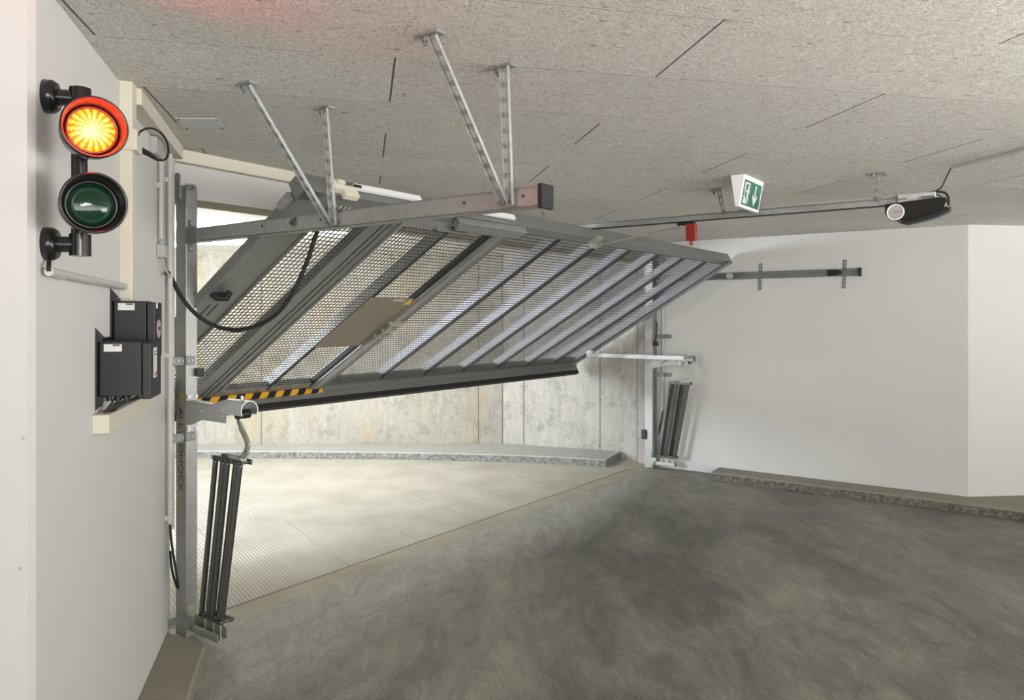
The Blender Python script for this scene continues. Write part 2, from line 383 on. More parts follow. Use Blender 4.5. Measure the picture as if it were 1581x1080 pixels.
WF = F((0, 0, 0), (1, 0, 0), (0, 1, 0), Z)

# ------------------------------------------------------------ the setting
XC = 4.05; CORN = W(5.42, 2.885, 0)                     # inner corner where the right wall turns
# garage floor, threshold strip, ramp floor
def slab(name, pts, z0, z1, mat):
    return structure(MB().prism(WF, [(q[0], q[1]) for q in pts], z0, z1).build(name, mat, loc=(0, 0, 0)))
slab('floor', [W(-.35, 0, 0), W(5.7, 0, 0), (11, 7.6, 0), (11, -6, 0), (-8, -6, 0), (-8, 2.0, 0), (-3.4, 2.0, 0)], -.12, 0, 'floor')
m = MB().box(G, -.35, 5.46, -.175, 0, -.12, .001); m.k = 1; m.box(G, -.35, 5.1, -.178, -.166, -.01, .0022); m.k = 0
structure(m.build('floor_threshold', ['strip', 'joint'], loc=(0, 0, 0)))
slab('floor_ramp', [W(-.35, -.175, 0), W(5.46, -.175, 0), (1.75, 9.6, 0), (-10, 9.6, 0), (-10, 1.6, 0), (-2.3, 3.2, 0)], -.12, 0, 'ribs')
# left wall: a thick wall whose chamfered end faces the camera
e = LW
pl = [e.p(0, 0, 0), e.p(1.93, 0, 0), e.p(1.93, -.28, 0), e.p(-.03, -.75, 0), e.p(-.03, -.01, 0)]
structure(MB().prism(WF, [(q.x, q.y) for q in pl], 0, 2.5).build('wall_left', 'paint', loc=e.p(1, 0, 0)))
structure(MB().box(G, -1.3, -.135, -1.5, -.07, 0, 2.5).build('wall_left_jamb', 'paint'))
structure(MB().box(WF, -8, -1.35, -2.0, -1.8, 0, 2.5).build('wall_light_blocker', 'raw'))  # unseen wall added to keep ambient light off the left end face
# pale end face continuing to the left
q0 = e.p(-.03, -.01, 0)
structure(MB().prism(WF, [(q0.x - .004, q0.y), (e.p(.14, -.015, 0).x, e.p(.14, -.015, 0).y), (-8, q0.y + .15), (-8, q0.y)], 0, 2.5).build('wall_left_end', 'paint'))
# lintel over the opening
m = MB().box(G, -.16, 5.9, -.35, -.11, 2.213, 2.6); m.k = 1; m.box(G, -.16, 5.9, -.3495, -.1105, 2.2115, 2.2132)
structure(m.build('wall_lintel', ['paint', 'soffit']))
# right wall with its turned end
far = CORN + Ve((.995, .1, 0)) * 7
pl = [W(5.42, -.02, 0), CORN, far, far + Ve((0, .4, 0)), W(5.9, 2.6, 0), W(5.9, -.02, 0)]
structure(MB().prism(WF, [(q.x, q.y) for q in pl], 0, 2.6).build('wall_right', 'paint', loc=W(5.5, 1.5, 0)))
# raw concrete walls of the ramp, with their shuttering joints
K0 = W(5.40, -.02, 0); K1 = Ve((1.27, 8.6, 0)); K2 = Ve((-.105, 9.16, 0)); K3 = Ve((-9, 8.95, 0))
def rawwall(name, A, B, joints):
    t_ = (B - A).normalized(); nn = Ve((t_.y, -t_.x, 0))
    if nn.dot(-A) < 0: nn = -nn
    fr = F(A, t_, nn, Z); L = (B - A).length
    m_ = MB().box(fr, 0, L, -.25, 0, 0, 2.7); m_.k = 1
    for j in joints: m_.box(fr, j - .006, j + .006, -.01, .0015, 0, 2.6)
    return structure(m_.build(name, ['raw', 'joint']))
rawwall('wall_ramp_right', K0, K1, [.28])
rawwall('wall_ramp_middle', K1, K2, [.28, 1.22])
rawwall('wall_ramp_rear', K2, K3, [.012, .3, 2.9, 5.5])
rawwall('wall_ramp_far_left', K3, Ve((-9.6, 5, 0)), [])
# ceiling: sloping slightly, wood-wool boards inside, painted concrete over the ramp
def cslab(name, pts, th, mat, dz=0):
    n_ = len(pts); lo = [Ve((q[0], q[1], ceil_z(q[0], q[1]) + dz)) for q in pts]; hi = [v + Ve((0, 0, th)) for v in lo]
    return structure(MB().add(lo + hi, [list(range(n_)), list(range(n_, 2 * n_))] + [(i, (i + 1) % n_, n_ + (i + 1) % n_, n_ + i) for i in range(n_)]).build(name, mat, loc=(0, 0, 0)))
a_, b_ = W(-.3, -.12, 0), W(5.8, -.12, 0)
cslab('ceiling', [a_, b_, (11, 7.6, 0), (11, -6, 0), (-8, -6, 0), (-8, 2.0, 0), (-3.4, 2.0, 0)], .15, 'ceil')
a_, b_ = W(-1.2, -.34, 0), W(5.8, -.34, 0)
cslab('ceiling_ramp', [a_, b_, (2.2, 9.5, 0), (-10, 9.5, 0), (-10, 1.2, 0), (-3.2, 2.1, 0)], .15, 'rampceil', -.045)

# kerbs
def kerb(name, inner, outer, h, mat, label, z0=0):
    """strip between two polylines of the same length"""
    n_ = len(inner); vs = []
    for i in range(n_):
        a, b = Ve((*inner[i][:2], 0)), Ve((*outer[i][:2], 0)); d = (b - a).normalized() * .012
        vs += [a + Z * z0, a + Z * (h - .01), a + d + Z * h, b + Z * h, b + Z * z0]
    fs = [(i * 5 + k, i * 5 + (k + 1) % 5, (i + 1) * 5 + (k + 1) % 5, (i + 1) * 5 + k) for i in range(n_ - 1) for k in range(5)]
    fs += [(0, 1, 2, 3, 4), tuple(range((n_ - 1) * 5, n_ * 5))[::-1]]
    o = MB().add(vs, fs).build(name, mat); return tag(o, label, 'kerb')
r_ = [(1.0, 8.1), (.5, 8.27), (-.11, 8.40), (-.75, 8.49), (-1.39, 8.555), (-2.4, 8.61), (-3.54, 8.634), (-5, 8.63), (-9, 8.5)]
bk = [(1.235, 8.6), (.60, 8.865), (-.10, 9.145), (-.75, 9.14), (-1.39, 9.12), (-2.4, 9.10), (-3.54, 9.07), (-5, 9.04), (-8.95, 8.945)]
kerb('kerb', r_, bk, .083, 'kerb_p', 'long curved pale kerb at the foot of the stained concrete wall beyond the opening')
kl = [W(5.115, .727, 0), W(5.115, 1.6, 0), W(5.12, 2.6, 0), W(5.10, 4.2, 0), W(5.1, 6.2, 0)]
kr = [W(5.41, .70, 0), W(5.41, 1.6, 0), W(5.41, 2.6, 0), W(5.41, 2.87, 0) + Ve((1.0, .06, 0)), W(5.41, 2.87, 0) + Ve((3.5, .2, 0))]
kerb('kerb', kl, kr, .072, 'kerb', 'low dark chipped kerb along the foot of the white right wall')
ki = [(-1.435, 3.545), (-1.40, 3.42), (-1.33, 3.15), (-1.2, 2.7), (-.95, 1.9)]
ko = [e.p(1.86, .002, 0), e.p(1.62, .002, 0), e.p(1.33, .002, 0), e.p(.9, .002, 0), e.p(.0, .002, 0)]
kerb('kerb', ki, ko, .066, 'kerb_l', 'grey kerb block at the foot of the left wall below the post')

# ------------------------------------------------------------ garage door leaf
door = thing('tilt_up_garage_door', 'half-open grey steel mesh up-and-over garage door tilted across the opening', 'garage door', W(2.65, -.96, 0))
d = DR
U0, U1, VT = .045, 5.3, 2.125
# left stile: wide folded section
m = MB().box(d, U0, .15, -.03, VT, -.05, 0).box(d, .15, .255, .0, 2.04, -.05, -.006).box(d, .25, .258, 0, 2.04, -.05, .004)
m.build('left_stile', 'galv_d', door)
m = MB().box(d, 5.2, U1, -.03, VT, -.07, 0).box(d, 5.275, 5.3, -.03, VT, 0, .02); m.build('right_stile', 'bar', door)
MB().box(d, 5.235, 5.25, .05, 2.05, -.001, .004).build('stile_gasket', 'rubber', door)
m = MB().box(d, U0 - .01, U1, 2.045, 2.125, -.085, .0).box(d, U0 - .01, U1, 2.12, 2.127, -.085, .008)
m.build('top_rail', 'galv_d', door, bevel=.003)
m = MB().box(d, U0, U1 + .02, 0, .075, -.05, 0).box(d, U0, U1 + .02, -.045, 0, -.05, .04).box(d, U0, U1 + .02, -.06, -.01, .03, .078)
m.build('bottom_rail', 'galv_d', door)
MB().box(d, U0, U1 + .02, -.055, -.012, .078, .118).build('rubber_seal', 'rubber', door)
# heading mullion on the hinge side of the wicket door
m = MB().box(d, .562, .64, .02, 2.05, -.05, .006).box(d, .655, .685, .02, 2.05, -.05, .004).box(d, .69, .715, .02, 2.05, -.05, .010).box(d, .72, .745, .02, 2.05, -.05, .002)
m.build('hinge_mullion', 'galv_d', door)
MB().box(d, .64, .655, .02, 2.05, -.04, .002).build('mullion_gasket', 'rubber', door)
m = MB().box(d, 1.60, 1.655, .0, 2.09, -.05, .014); m.build('lock_mullion', 'galv_d', door)
for k in range(6):
    r = 2.215 + .515 * k
    b = MB().box(d, r, r + .010, .05, 2.05, -.075, -.004).box(d, r, r + .03, .05, 2.05, -.078, -.073).build('fixed_bar', 'bar', door)
    MB().box(d, r - .001, r + .013, .05, 2.05, -.02, .004).build('bar_gasket', 'rubber', b)
# wicket door
wk = MB().box(d, 1.515, 1.595, .03, 2.06, -.045, .02).box(d, 1.53, 1.57, .03, 2.06, .02, .028).box(d, .745, .765, .03, 2.05, -.04, .012) \
    .box(d, .745, 1.6, .03, .085, -.045, .004).box(d, .745, 1.6, 1.985, 2.045, -.045, .004).build('wicket_door', 'galv', door)
MB().box(d, 1.128, 1.138, .05, 2.03, -.07, .002).build('middle_bar', 'galv', wk)
MB().box(d, 1.135, 1.150, .05, 2.03, -.03, .006).build('bar_gasket', 'rubber', wk)
MB().box(d, 1.503, 1.515, .05, 2.03, -.03, .006).build('lock_gasket', 'rubber', wk)
m = MB().box(d, 1.125, 1.525, .655, 1.27, .0035, .008); m.build('cover_plate', 'plate', wk)
m = MB().box(d, 1.33, 1.43, 1.235, 1.262, .008, .0092); m.build('paper_label', 'grey', wk)
m = MB().prism(d, [(1.455, 1.20), (1.515, 1.20), (1.49, 1.262), (1.475, 1.262)], .008, .0092); m.build('warning_sticker', 'yellow', wk)
# latch clamp on the wicket stile
m = MB()
for v0 in (.82, .90, .985): m.box(d, 1.50, 1.62, v0, v0 + .012, .018, .05)
m.box(d, 1.515, 1.535, .80, 1.0, .028, .05).cyl(d.p(1.55, .87, .02), d.p(1.55, .87, .06), .012, 12)
m.tube([d.p(1.60, .80, .035), d.p(1.63, .84, .045), d.p(1.61, .90, .05)], .006, 8); m.build('latch_clamp', 'yzinc', wk)
# woven-looking mesh: strips along and across the leaf
def meshpanel(name, u0, u1, v0, v1, par, w0=-.003):
    m_ = MB(); pu, pv = .0268, .0315
    a = math.ceil(u0 / pu) * pu
    while a < u1: m_.box(d, a - .0023, a + .0023, v0, v1, w0, w0 + .0028); a += pu
    a = math.ceil(v0 / pv) * pv
    while a < v1: m_.box(d, u0, u1, a - .0019, a + .0019, w0 - .0022, w0 + .001); a += pv
    return m_.build(name, 'mesh', par)
meshpanel('mesh_panel', .25, .57, .06, 2.06, door)
meshpanel('mesh_panel', 1.65, 5.21, .03, 2.06, door, -.001)
meshpanel('wicket_mesh', .755, 1.52, .04, 2.03, wk)
# small fittings on the leaf
MB().box(d, .60, 1.64, -.004, .0, .0, .001).box(d, .62, 1.655, -.0435, .004, .001, .0425).build('hazard_tape', 'hazard', door)
cl = MB().prism(d, [(1.07, 2.115), (1.10, 2.045), (1.675, 2.045), (1.71, 2.12)], .005, .05).build('door_closer', 'galv', door, bevel=.003)
MB().box(d, 1.12, 1.63, 2.036, 2.046, .006, .03).build('closer_slot', 'rubber', cl)
MB().box(d, 1.0, 1.25, 2.0, 2.012, .006, .03).build('closer_arm', 'galv', door)
MB().box(d, .33, .78, 2.134, 2.15, -.06, -.03).box(d, 1.27, 1.60, 2.134, 2.15, -.05, -.02).build('cable_duct', 'white', door)
m = MB().box(d, .17, .25, 2.128, 2.165, -.05, .0).box(d, .235, .32, 2.127, 2.16, -.03, .03).box(d, .20, .24, 2.16, 2.18, -.04, -.02); m.build('connection_box', 'cream', door, bevel=.003)
MB().cyl(d.p(.33, 2.145, -.045), d.p(.365, 2.145, -.045), .011, 10).build('cable_gland', 'black', door)
m = MB().tube([d.p(.07, 1.25, .0), d.p(.085, 1.26, .03), d.p(.12, 1.28, .045), d.p(.13, 1.31, .02)], .016, 10).box(d, .085, .135, 1.235, 1.27, 0, .035)
m.build('door_knob', 'black', door, bevel=.004)
MB().box(d, .11, .119, 1.02, 1.15, 0, .002).box(d, .15, .159, 1.04, 1.16, 0, .002).build('pen_marks', 'ink', door)
m = MB().box(d, 2.55, 2.65, 2.06, 2.15, .0, .012).box(d, 2.57, 2.582, 2.06, 2.12, .012, .05).box(d, 2.618, 2.63, 2.06, 2.12, .012, .05)
m.cyl(d.p(2.55, 2.09, .035), d.p(2.65, 2.09, .035), .008, 10); m.build('arm_bracket', 'yzinc', door)
for u_, sg in ((U0 - .01, -1), (U1, 1)):
    rb = MB().box(d, u_, u_ + sg * .02, 1.95, 2.04, -.04, .004).build('roller_bracket', 'galv', door)
    c = W(u_, .84, 2.015)
    MB().cyl(c, c + D * sg * .035, .03, 24).build('roller', 'grey', rb)

# ------------------------------------------------------------ posts
def post(u0, side, label):
    """side +1: left post (its lock face towards +u); -1: right post"""
    o = thing('door_post', label, 'door post', W(u0, -.045, 0), 'posts carrying the garage door')
    z1 = 2.24
    a, b = (u0, u0 + .062)
    m = MB().box(G, a, b, -.093, 0, 0.0, z1); m.build('post_tube', 'galv', o, bevel=.003)
    return o
pL = post(0.0, 1, 'tall galvanised steel post left of the opening beside the left wall')
m = MB().box(G, -.002, .05, .0005, .004, 2.15, 2.27).box(G, .0, .055, -.09, .004, 2.238, 2.262)
tb = m.build('head_plate', 'galv', pL)
m = MB().ring(W(-.006, -.075, 2.30), W(.0, -.075, 2.30), .03, .01, 20).box(G, -.008, -.001, -.105, -.045, 2.2, 2.30)
m.build('wall_lug', 'galv', tb)
bolts('bolt', 'galv_b', tb, [(W(uu, .003, zz), W(uu, .008, zz), .004) for (uu, zz) in ((.015, 2.215), (.035, 2.225), (.018, 2.185), (.038, 2.18), (.015, 2.25), (.04, 2.245))])
# strap brackets between wall and post
for zz in (1.385, 1.005):
    m = MB().box(G, -.09, .048, .001, .005, zz - .022, zz + .022).box(G, -.012, -.006, -.06, .02, zz - .022, zz + .022)
    sb = m.build('wall_strap', 'galv_d', pL, bevel=.003)
    bolts('strap_bolt', 'galv', sb, [(W(uu, .004, zz), W(uu, .009, zz), .006) for uu in (-.07, -.045, -.02, .01, .03)])
m = MB().box(G, -.115, .04, .0, .004, .085, .125).box(G, -.12, -.11, -.05, .0, .045, .125); m.build('foot_strap', 'galv_d', pL, bevel=.003)
MB().box(G, .045, .085, .001, .025, 1.305, 1.345).build('limit_switch', 'black', pL, bevel=.002)
MB().box(G, -.03, -.001, -.11, -.094, 1.09, 1.28).build('stop_pad', 'black', pL, bevel=.002)
# lettering printed on the left face, reading downwards
fr = F(W(-.0006, -.047, .905), -Z, -P * -1, -D)
fr = F(W(-.0006, -.047, .93), -Z, P, -D)
text('brand_lettering', 'ALL', fr.off(-.165, 0, 0), .052, 'ink', pL, .0004, 1.28)
text('brand_lettering', 'DHOCK', fr.off(.085, 0, 0), .052, 'ink', pL, .0004, 1.28)
m = MB()
for s_, z0_, z1_ in ((-.075, .62, 1.22), (-.02, .62, 1.22)):
    m.box(G, -.0008, .0, s_ - .0015, s_ + .0015, z0_ + .1, z1_ - .06)
for zc, sg in ((1.17, 1), (.70, -1)):
    pts = [W(-.0006, -.0475 + .027 * math.cos(t), zc + sg * .05 * math.sin(t)) for t in [math.pi * i / 10 for i in range(11)]]
    m.tube(pts, .0016, 6)
m.box(G, -.0009, .0, -.07, -.025, 1.195, 1.222).box(G, -.0009, .0, -.065, -.03, .645, .66)
m.build('lettering_border', 'gold', pL)

pR = post(5.315, -1, 'slim galvanised steel post at the far right end of the opening')
MB().box(G, 5.29, 5.315, -.12, -.07, .30, .40).build('stop_pad', 'black', pR, bevel=.002)
MB().box(G, 5.31, 5.34, .001, .06, 1.30, 1.345).build('limit_switch', 'black', pR, bevel=.002)
MB().tube(bez(W(5.335, .03, 1.56), W(5.335, .06, 1.52), W(5.335, .04, 1.45), W(5.335, .02, 1.34)), .006, 8).build('switch_cable', 'rubber', pR)
for zz in (1.40, .99):
    sb = MB().box(G, 5.38, 5.42, .10, .105, zz - .02, zz + .02).box(G, 5.377, 5.415, .001, .10, zz - .02, zz + .02).box(G, 5.405, 5.417, .1, .17, zz - .02, zz + .02).build('wall_strap', 'galv_d', pR)
    bolts('strap_bolt', 'galv', sb, [(W(5.406, s_, zz), W(5.398, s_, zz), .007) for s_ in (.12, .15)])
MB().box(G, 5.377, 5.415, -.09, 0.0, .1, 2.2).build('side_channel', 'galv_d', pR)

# ------------------------------------------------------------ guide rails
rL = thing('guide_rail', 'long galvanised horizontal guide rail hung in front of the left half of the door', 'rail', W(.03, .07, 1.97), 'horizontal guide rails of the door')
MB().box(G, 0, .06, .004, 2.12, 1.974, 1.979).box(G, 0, .06, .004, 2.12, 2.036, 2.041).box(G, 0, .004, .004, 2.12, 1.974, 2.041).box(G, .056, .06, .004, 2.12, 1.974, 1.99).box(G, .056, .06, .004, 2.12, 2.025, 2.041).build('channel', 'galv', rL)
MB().box(G, -.006, .066, 2.12, 2.14, 1.966, 2.049).build('end_cap', 'rubber', rL, bevel=.004)
m = MB().box(G, .012, .03, .001, .012, 1.93, 2.085).box(G, -.004, .0, .002, .10, 1.968, 2.047); br = m.build('joint_plate', 'galv_d', rL)
bolts('bolt', 'galv_b', br, [(W(.02, .012, zz), W(.02, .018, zz), .006) for zz in (1.945, 1.985, 2.02, 2.07)])
bolts('rail_bolt', 'ink', rL, [(W(0, s_, 2.012), W(-.004, s_, 2.012), .006) for s_ in (.62, .82, 1.02, 1.80, 2.06)])
rR = thing('guide_rail', 'dark grey guide rail fixed along the white right wall', 'rail', W(5.39, 1, 1.98), 'horizontal guide rails of the door')
MB().box(G, 5.36, 5.415, .02, 2.026, 1.985, 1.990).box(G, 5.36, 5.415, .02, 2.026, 2.045, 2.050).box(G, 5.41, 5.415, .02, 2.026, 1.985, 2.05).box(G, 5.36, 5.364, .02, 2.026, 1.985, 1.998).box(G, 5.36, 5.364, .02, 2.026, 2.036, 2.05).build('channel', 'galv_d', rR)
MB().box(G, 5.355, 5.416, 2.026, 2.045, 1.978, 2.057).build('end_cap', 'rubber', rR, bevel=.003)
m = MB().box(G, 5.355, 5.385, 1.76, 1.85, 1.99, 2.045).cyl(W(5.352, 1.86, 2.018), W(5.385, 1.86, 2.018), .022, 16); m.build('rail_stop', 'black', rR, bevel=.003)

def perf_strut(name, A, B, wid, side, label, group, mat='galv_m', foot=True, depth=.014, pitch=.05, cat='bracket', footdir=None):
    """slotted steel strut from A to B; side = direction of its width"""
    A, B = Ve(A), Ve(B); t = (B - A).normalized(); sd = (side - t * side.dot(t)).normalized(); nn = t.cross(sd); L = (B - A).length
    fr_ = F(A, sd, nn, t); o = thing(name, label, cat, B, group)
    m_ = MB(); e_ = wid * .3
    m_.box(fr_, -wid / 2, -wid / 2 + e_, 0, .0025, 0, L).box(fr_, wid / 2 - e_, wid / 2, 0, .0025, 0, L)
    k_ = 0.0
    while k_ < L: m_.box(fr_, -wid / 2, wid / 2, 0, .0025, k_, min(L, k_ + pitch * .35)); k_ += pitch
    if depth: m_.box(fr_, wid / 2 - .0025, wid / 2, 0, depth, 0, L).box(fr_, -wid / 2, -wid / 2 + .0025, 0, depth, 0, L)
    m_.build('slotted_strip', mat, o)
    if foot:
        z = ceil_z(A.x, A.y); q = Ve((A.x, A.y, z)); fd = footdir or -sd; f2 = F(q, fd, fd.cross(Z), Z)
        fp = MB().box(f2, -.035, .055, -.02, .02, -.007, -.001).build('ceiling_plate', 'galv', o)
        MB().cyl(f2.p(.03, 0, -.02), f2.p(.03, 0, -.006), .011, 6).cyl(f2.p(.03, 0, -.032), f2.p(.03, 0, -.02), .005, 8).build('bolt', 'galv_d', fp)
    eb = MB().cyl(B + nn * -.006, B + nn * .02, .01, 6); eb.build('end_bolt', 'galv_d', o)
    return o
def ctop(u, s): q = W(u, s, 0); return Ve((q.x, q.y, ceil_z(q.x, q.y) - .004))
hg = 'slotted struts holding the left guide rail'
perf_strut('rail_hanger', ctop(-.44, 1.148), W(-.012, 1.09, 1.99), .032, P, 'leftmost slanting slotted strut from ceiling down to the left rail', hg, footdir=-P)
perf_strut('rail_hanger', ctop(-.071, 1.135), W(-.01, 1.115, 1.985), .034, P, 'upright slotted strut meeting the leftmost slanting strut at the rail', hg, 'galv', footdir=-P)
perf_strut('rail_hanger', ctop(-.416, 2.021), W(-.012, 1.985, 2.0), .036, P, 'long slanting slotted strut nearest the middle, reaching highest in the picture', hg, footdir=-P)
perf_strut('rail_hanger', ctop(-.06, 2.027), W(-.01, 2.01, 1.985), .036, P, 'upright slotted strut near the black cap of the left rail', hg, footdir=-P)
for s_, lb in ((1.12, 'short perforated strap behind the right wall rail, near the door corner'), (1.90, 'short perforated strap behind the right wall rail, near its capped end')):
    perf_strut('wall_strap', W(5.4155, s_, 2.135), W(5.4155, s_ - .01, 1.88), .03, P, lb, 'perforated straps of the right wall rail', 'galv_d', False, 0, .035)

# ------------------------------------------------------------ motor rail and opener
UR = 2.58
rM = thing('operator_rail', 'thin steel drive rail under the ceiling leading to the black opener', 'rail', W(UR, 1.3, 2.23))
MB().box(G, UR - .002, UR + .034, -.10, 2.95, 2.266, 2.27).box(G, UR - .002, UR + .001, -.10, 2.95, 2.23, 2.27).box(G, UR + .031, UR + .034, -.1, 2.95, 2.23, 2.27).build('channel', 'galv', rM)
MB().box(G, UR - .004, UR + .036, -.10, 2.95, 2.226, 2.231).box(G, UR - .0035, UR - .002, -.1, 2.9, 2.262, 2.264).build('slot_lip', 'black', rM)
MB().tube([W(UR + .01, 1.9, 2.278), W(UR + .01, 2.93, 2.278)], .004, 8).build('cable', 'grey', rM)
car = MB().box(G, UR + .0, UR + .03, 1.48, 1.60, 2.205, 2.226).build('carriage', 'black', rM, bevel=.002)
MB().cyl(W(UR + .015, 1.50, 2.20), W(UR + .015, 1.50, 2.225), .01, 10).build('pivot', 'galv_b', car)
# pull arm to the door
arm = thing('pull_arm', 'perforated brownish steel arm linking the door top to the drive rail', 'arm', W(UR + .015, 1.2, 2.15))
A_ = W(UR + .015, 1.50, 2.205); B_ = d.p(2.60, 2.09, .035); t_ = (B_ - A_).normalized(); sd = D; fr_ = F(A_, sd, t_.cross(sd), t_); L_ = (B_ - A_).length
m = MB().box(fr_, -.011, -.005, 0, .005, 0, L_ * .5).box(fr_, .005, .011, 0, .005, 0, L_ * .5)
k_ = 0
while k_ < L_ * .5: m.box(fr_, -.011, .011, 0, .005, k_, k_ + .012); k_ += .028
m.build('slotted_bar', 'yzinc', arm); MB().box(fr_, -.013, .013, .005, .012, L_ * .4, L_).build('solid_bar', 'yzinc', arm)
# red emergency handle
hd = thing('release_handle', 'red emergency release handle hanging from the drive rail', 'handle', W(UR + .015, 1.575, 2.07))
c = W(UR + .015, 1.575, 0); fz = F(c, D, P, Z)
MB().box(fz, -.018, .018, -.033, .033, 2.10, 2.212).build('grip', 'red', hd, bevel=.004)
MB().lathe(fz.p(0, 0, 2.072), Z, [(0, .001), (.002, .010), (.012, .012), (.018, .007), (.03, .012)], 14).build('pull_knob', 'red', hd)
MB().cyl(fz.p(0, 0, 2.21), fz.p(0, 0, 2.228), .01, 10).build('neck', 'black', hd)
# opener
op = thing('garage_door_opener', 'black rounded door opener with silver disc hanging at the rail end', 'motor', W(2.6, 2.88, 2.14))
prof = [(2.735, 2.232), (2.735, 2.185), (2.745, 2.16), (2.765, 2.143), (2.80, 2.132), (2.85, 2.138), (2.92, 2.153), (2.99, 2.172), (3.03, 2.192), (3.04, 2.215), (3.035, 2.243), (2.99, 2.248), (2.9, 2.243)]
MB().prism(G, prof, UR - .04, UR + .075, 'bca').build('housing', 'lamp', op, bevel=.006)
low = [(2.79, 2.134), (2.83, 2.120), (2.88, 2.128), (2.98, 2.15), (3.045, 2.18), (3.052, 2.20), (3.03, 2.195), (2.95, 2.165)]
MB().prism(G, low, UR + .02, UR + .10, 'bca').build('lower_shell', 'boxblk', op, bevel=.004)
ds = MB().lathe(W(UR - .04, 2.79, 2.183), -D, [(0, .045), (.006, .045), (.008, .041), (.006, .038), (.003, .037)], 36)
ds.build('disc_rim', 'white', op)
dd = MB().cyl(W(UR - .04, 2.79, 2.183), W(UR - .044, 2.79, 2.183), .036, 36).build('silver_disc', 'alu', op)
fr_ = F(W(UR - .0442, 2.792, 2.184), P, Z, -D)
text('brand_lettering', 'SOMMER', fr_.off(.004, 0, 0), .0105, 'ink', dd, .0003, 1.0)
MB().tube([fr_.p(-.024 + .006 * math.cos(t), .001 + .007 * math.sin(t), .0003) for t in [i * .4 for i in range(3, 13)]], .0010, 6).build('logo_swoosh', 'olive', dd)
m = MB().box(G, UR - .03, UR + .06, 2.80, 2.98, 2.246, 2.262).box(G, UR - .03, UR - .025, 2.80, 2.985, 2.235, 2.28).box(G, UR - .032, UR - .03, 2.84, 2.90, 2.25, 2.268)
m.build('mounting_bracket', 'galv_b', op, bevel=.002)
m = MB().tube(bez(W(UR - .02, 2.94, 2.276), W(UR - .02, 3.02, 2.285), W(UR - .02, 3.05, 2.28), W(UR - .02, 3.045, 2.2)), .006, 8)
m.tube(bez(W(UR - .02, 2.95, 2.274), W(UR - .02, 2.99, 2.27), W(UR - .02, 3.0, 2.26), W(UR - .02, 3.02, 2.24)), .003, 8); m.build('motor_lead', 'black', op)
zc = lambda x, y: ceil_z(x, y)
c0 = Ve((2.36, 4.07, zc(2.36, 4.07) - .012))
tag(MB().tube(bez(W(UR - .02, 2.95, 2.278), W(UR - .02, 3.03, 2.29), c0 + Ve((-.05, .02, -.10)), c0), .0045, 8).build('power_cable', 'black'), 'thin black cable dropping from the ceiling conduit to the opener', 'cable')
pe = Ve((3.35, .35, 0)); c1 = Ve((2.472, 3.662, 0)); dirc = (c1 - Ve((2.362, 4.071, 0))).normalized(); c2 = c1 + dirc * 3
tag(MB().tube([c0, Ve((c1.x, c1.y, zc(c1.x, c1.y) - .010)), Ve((c2.x, c2.y, zc(c2.x, c2.y) - .01))], .009, 12).build('ceiling_conduit', 'grey'), 'grey conduit pipe running under the ceiling at the right edge', 'conduit')
for (u_, s_, ub, lb) in ((UR - .004, 1.766, 1.80, 'short slotted ceiling bracket of the drive rail beside the exit sign'), (UR - .004, 2.70, 2.70, 'short slotted ceiling bracket of the drive rail beside the opener')):
    perf_strut('rail_bracket', ctop(u_, s_), W(u_, ub, 2.262), .026, P, lb, 'ceiling brackets of the drive rail', 'galv', True, .0, .045)
perf_strut('rail_bracket', ctop(UR + .04, 2.70), W(UR + .036, 2.66, 2.262), .02, P, 'paler rear twin bracket of the drive rail just behind the one at the opener', 'ceiling brackets of the drive rail', 'galv_m', True, .0, .045)
perf_strut('rail_bracket', ctop(UR, .42), W(UR, .42, 2.27), .02, P, 'faint small bracket above the door where the drive rail disappears', 'ceiling brackets of the drive rail', 'galv', True, .0, .045)

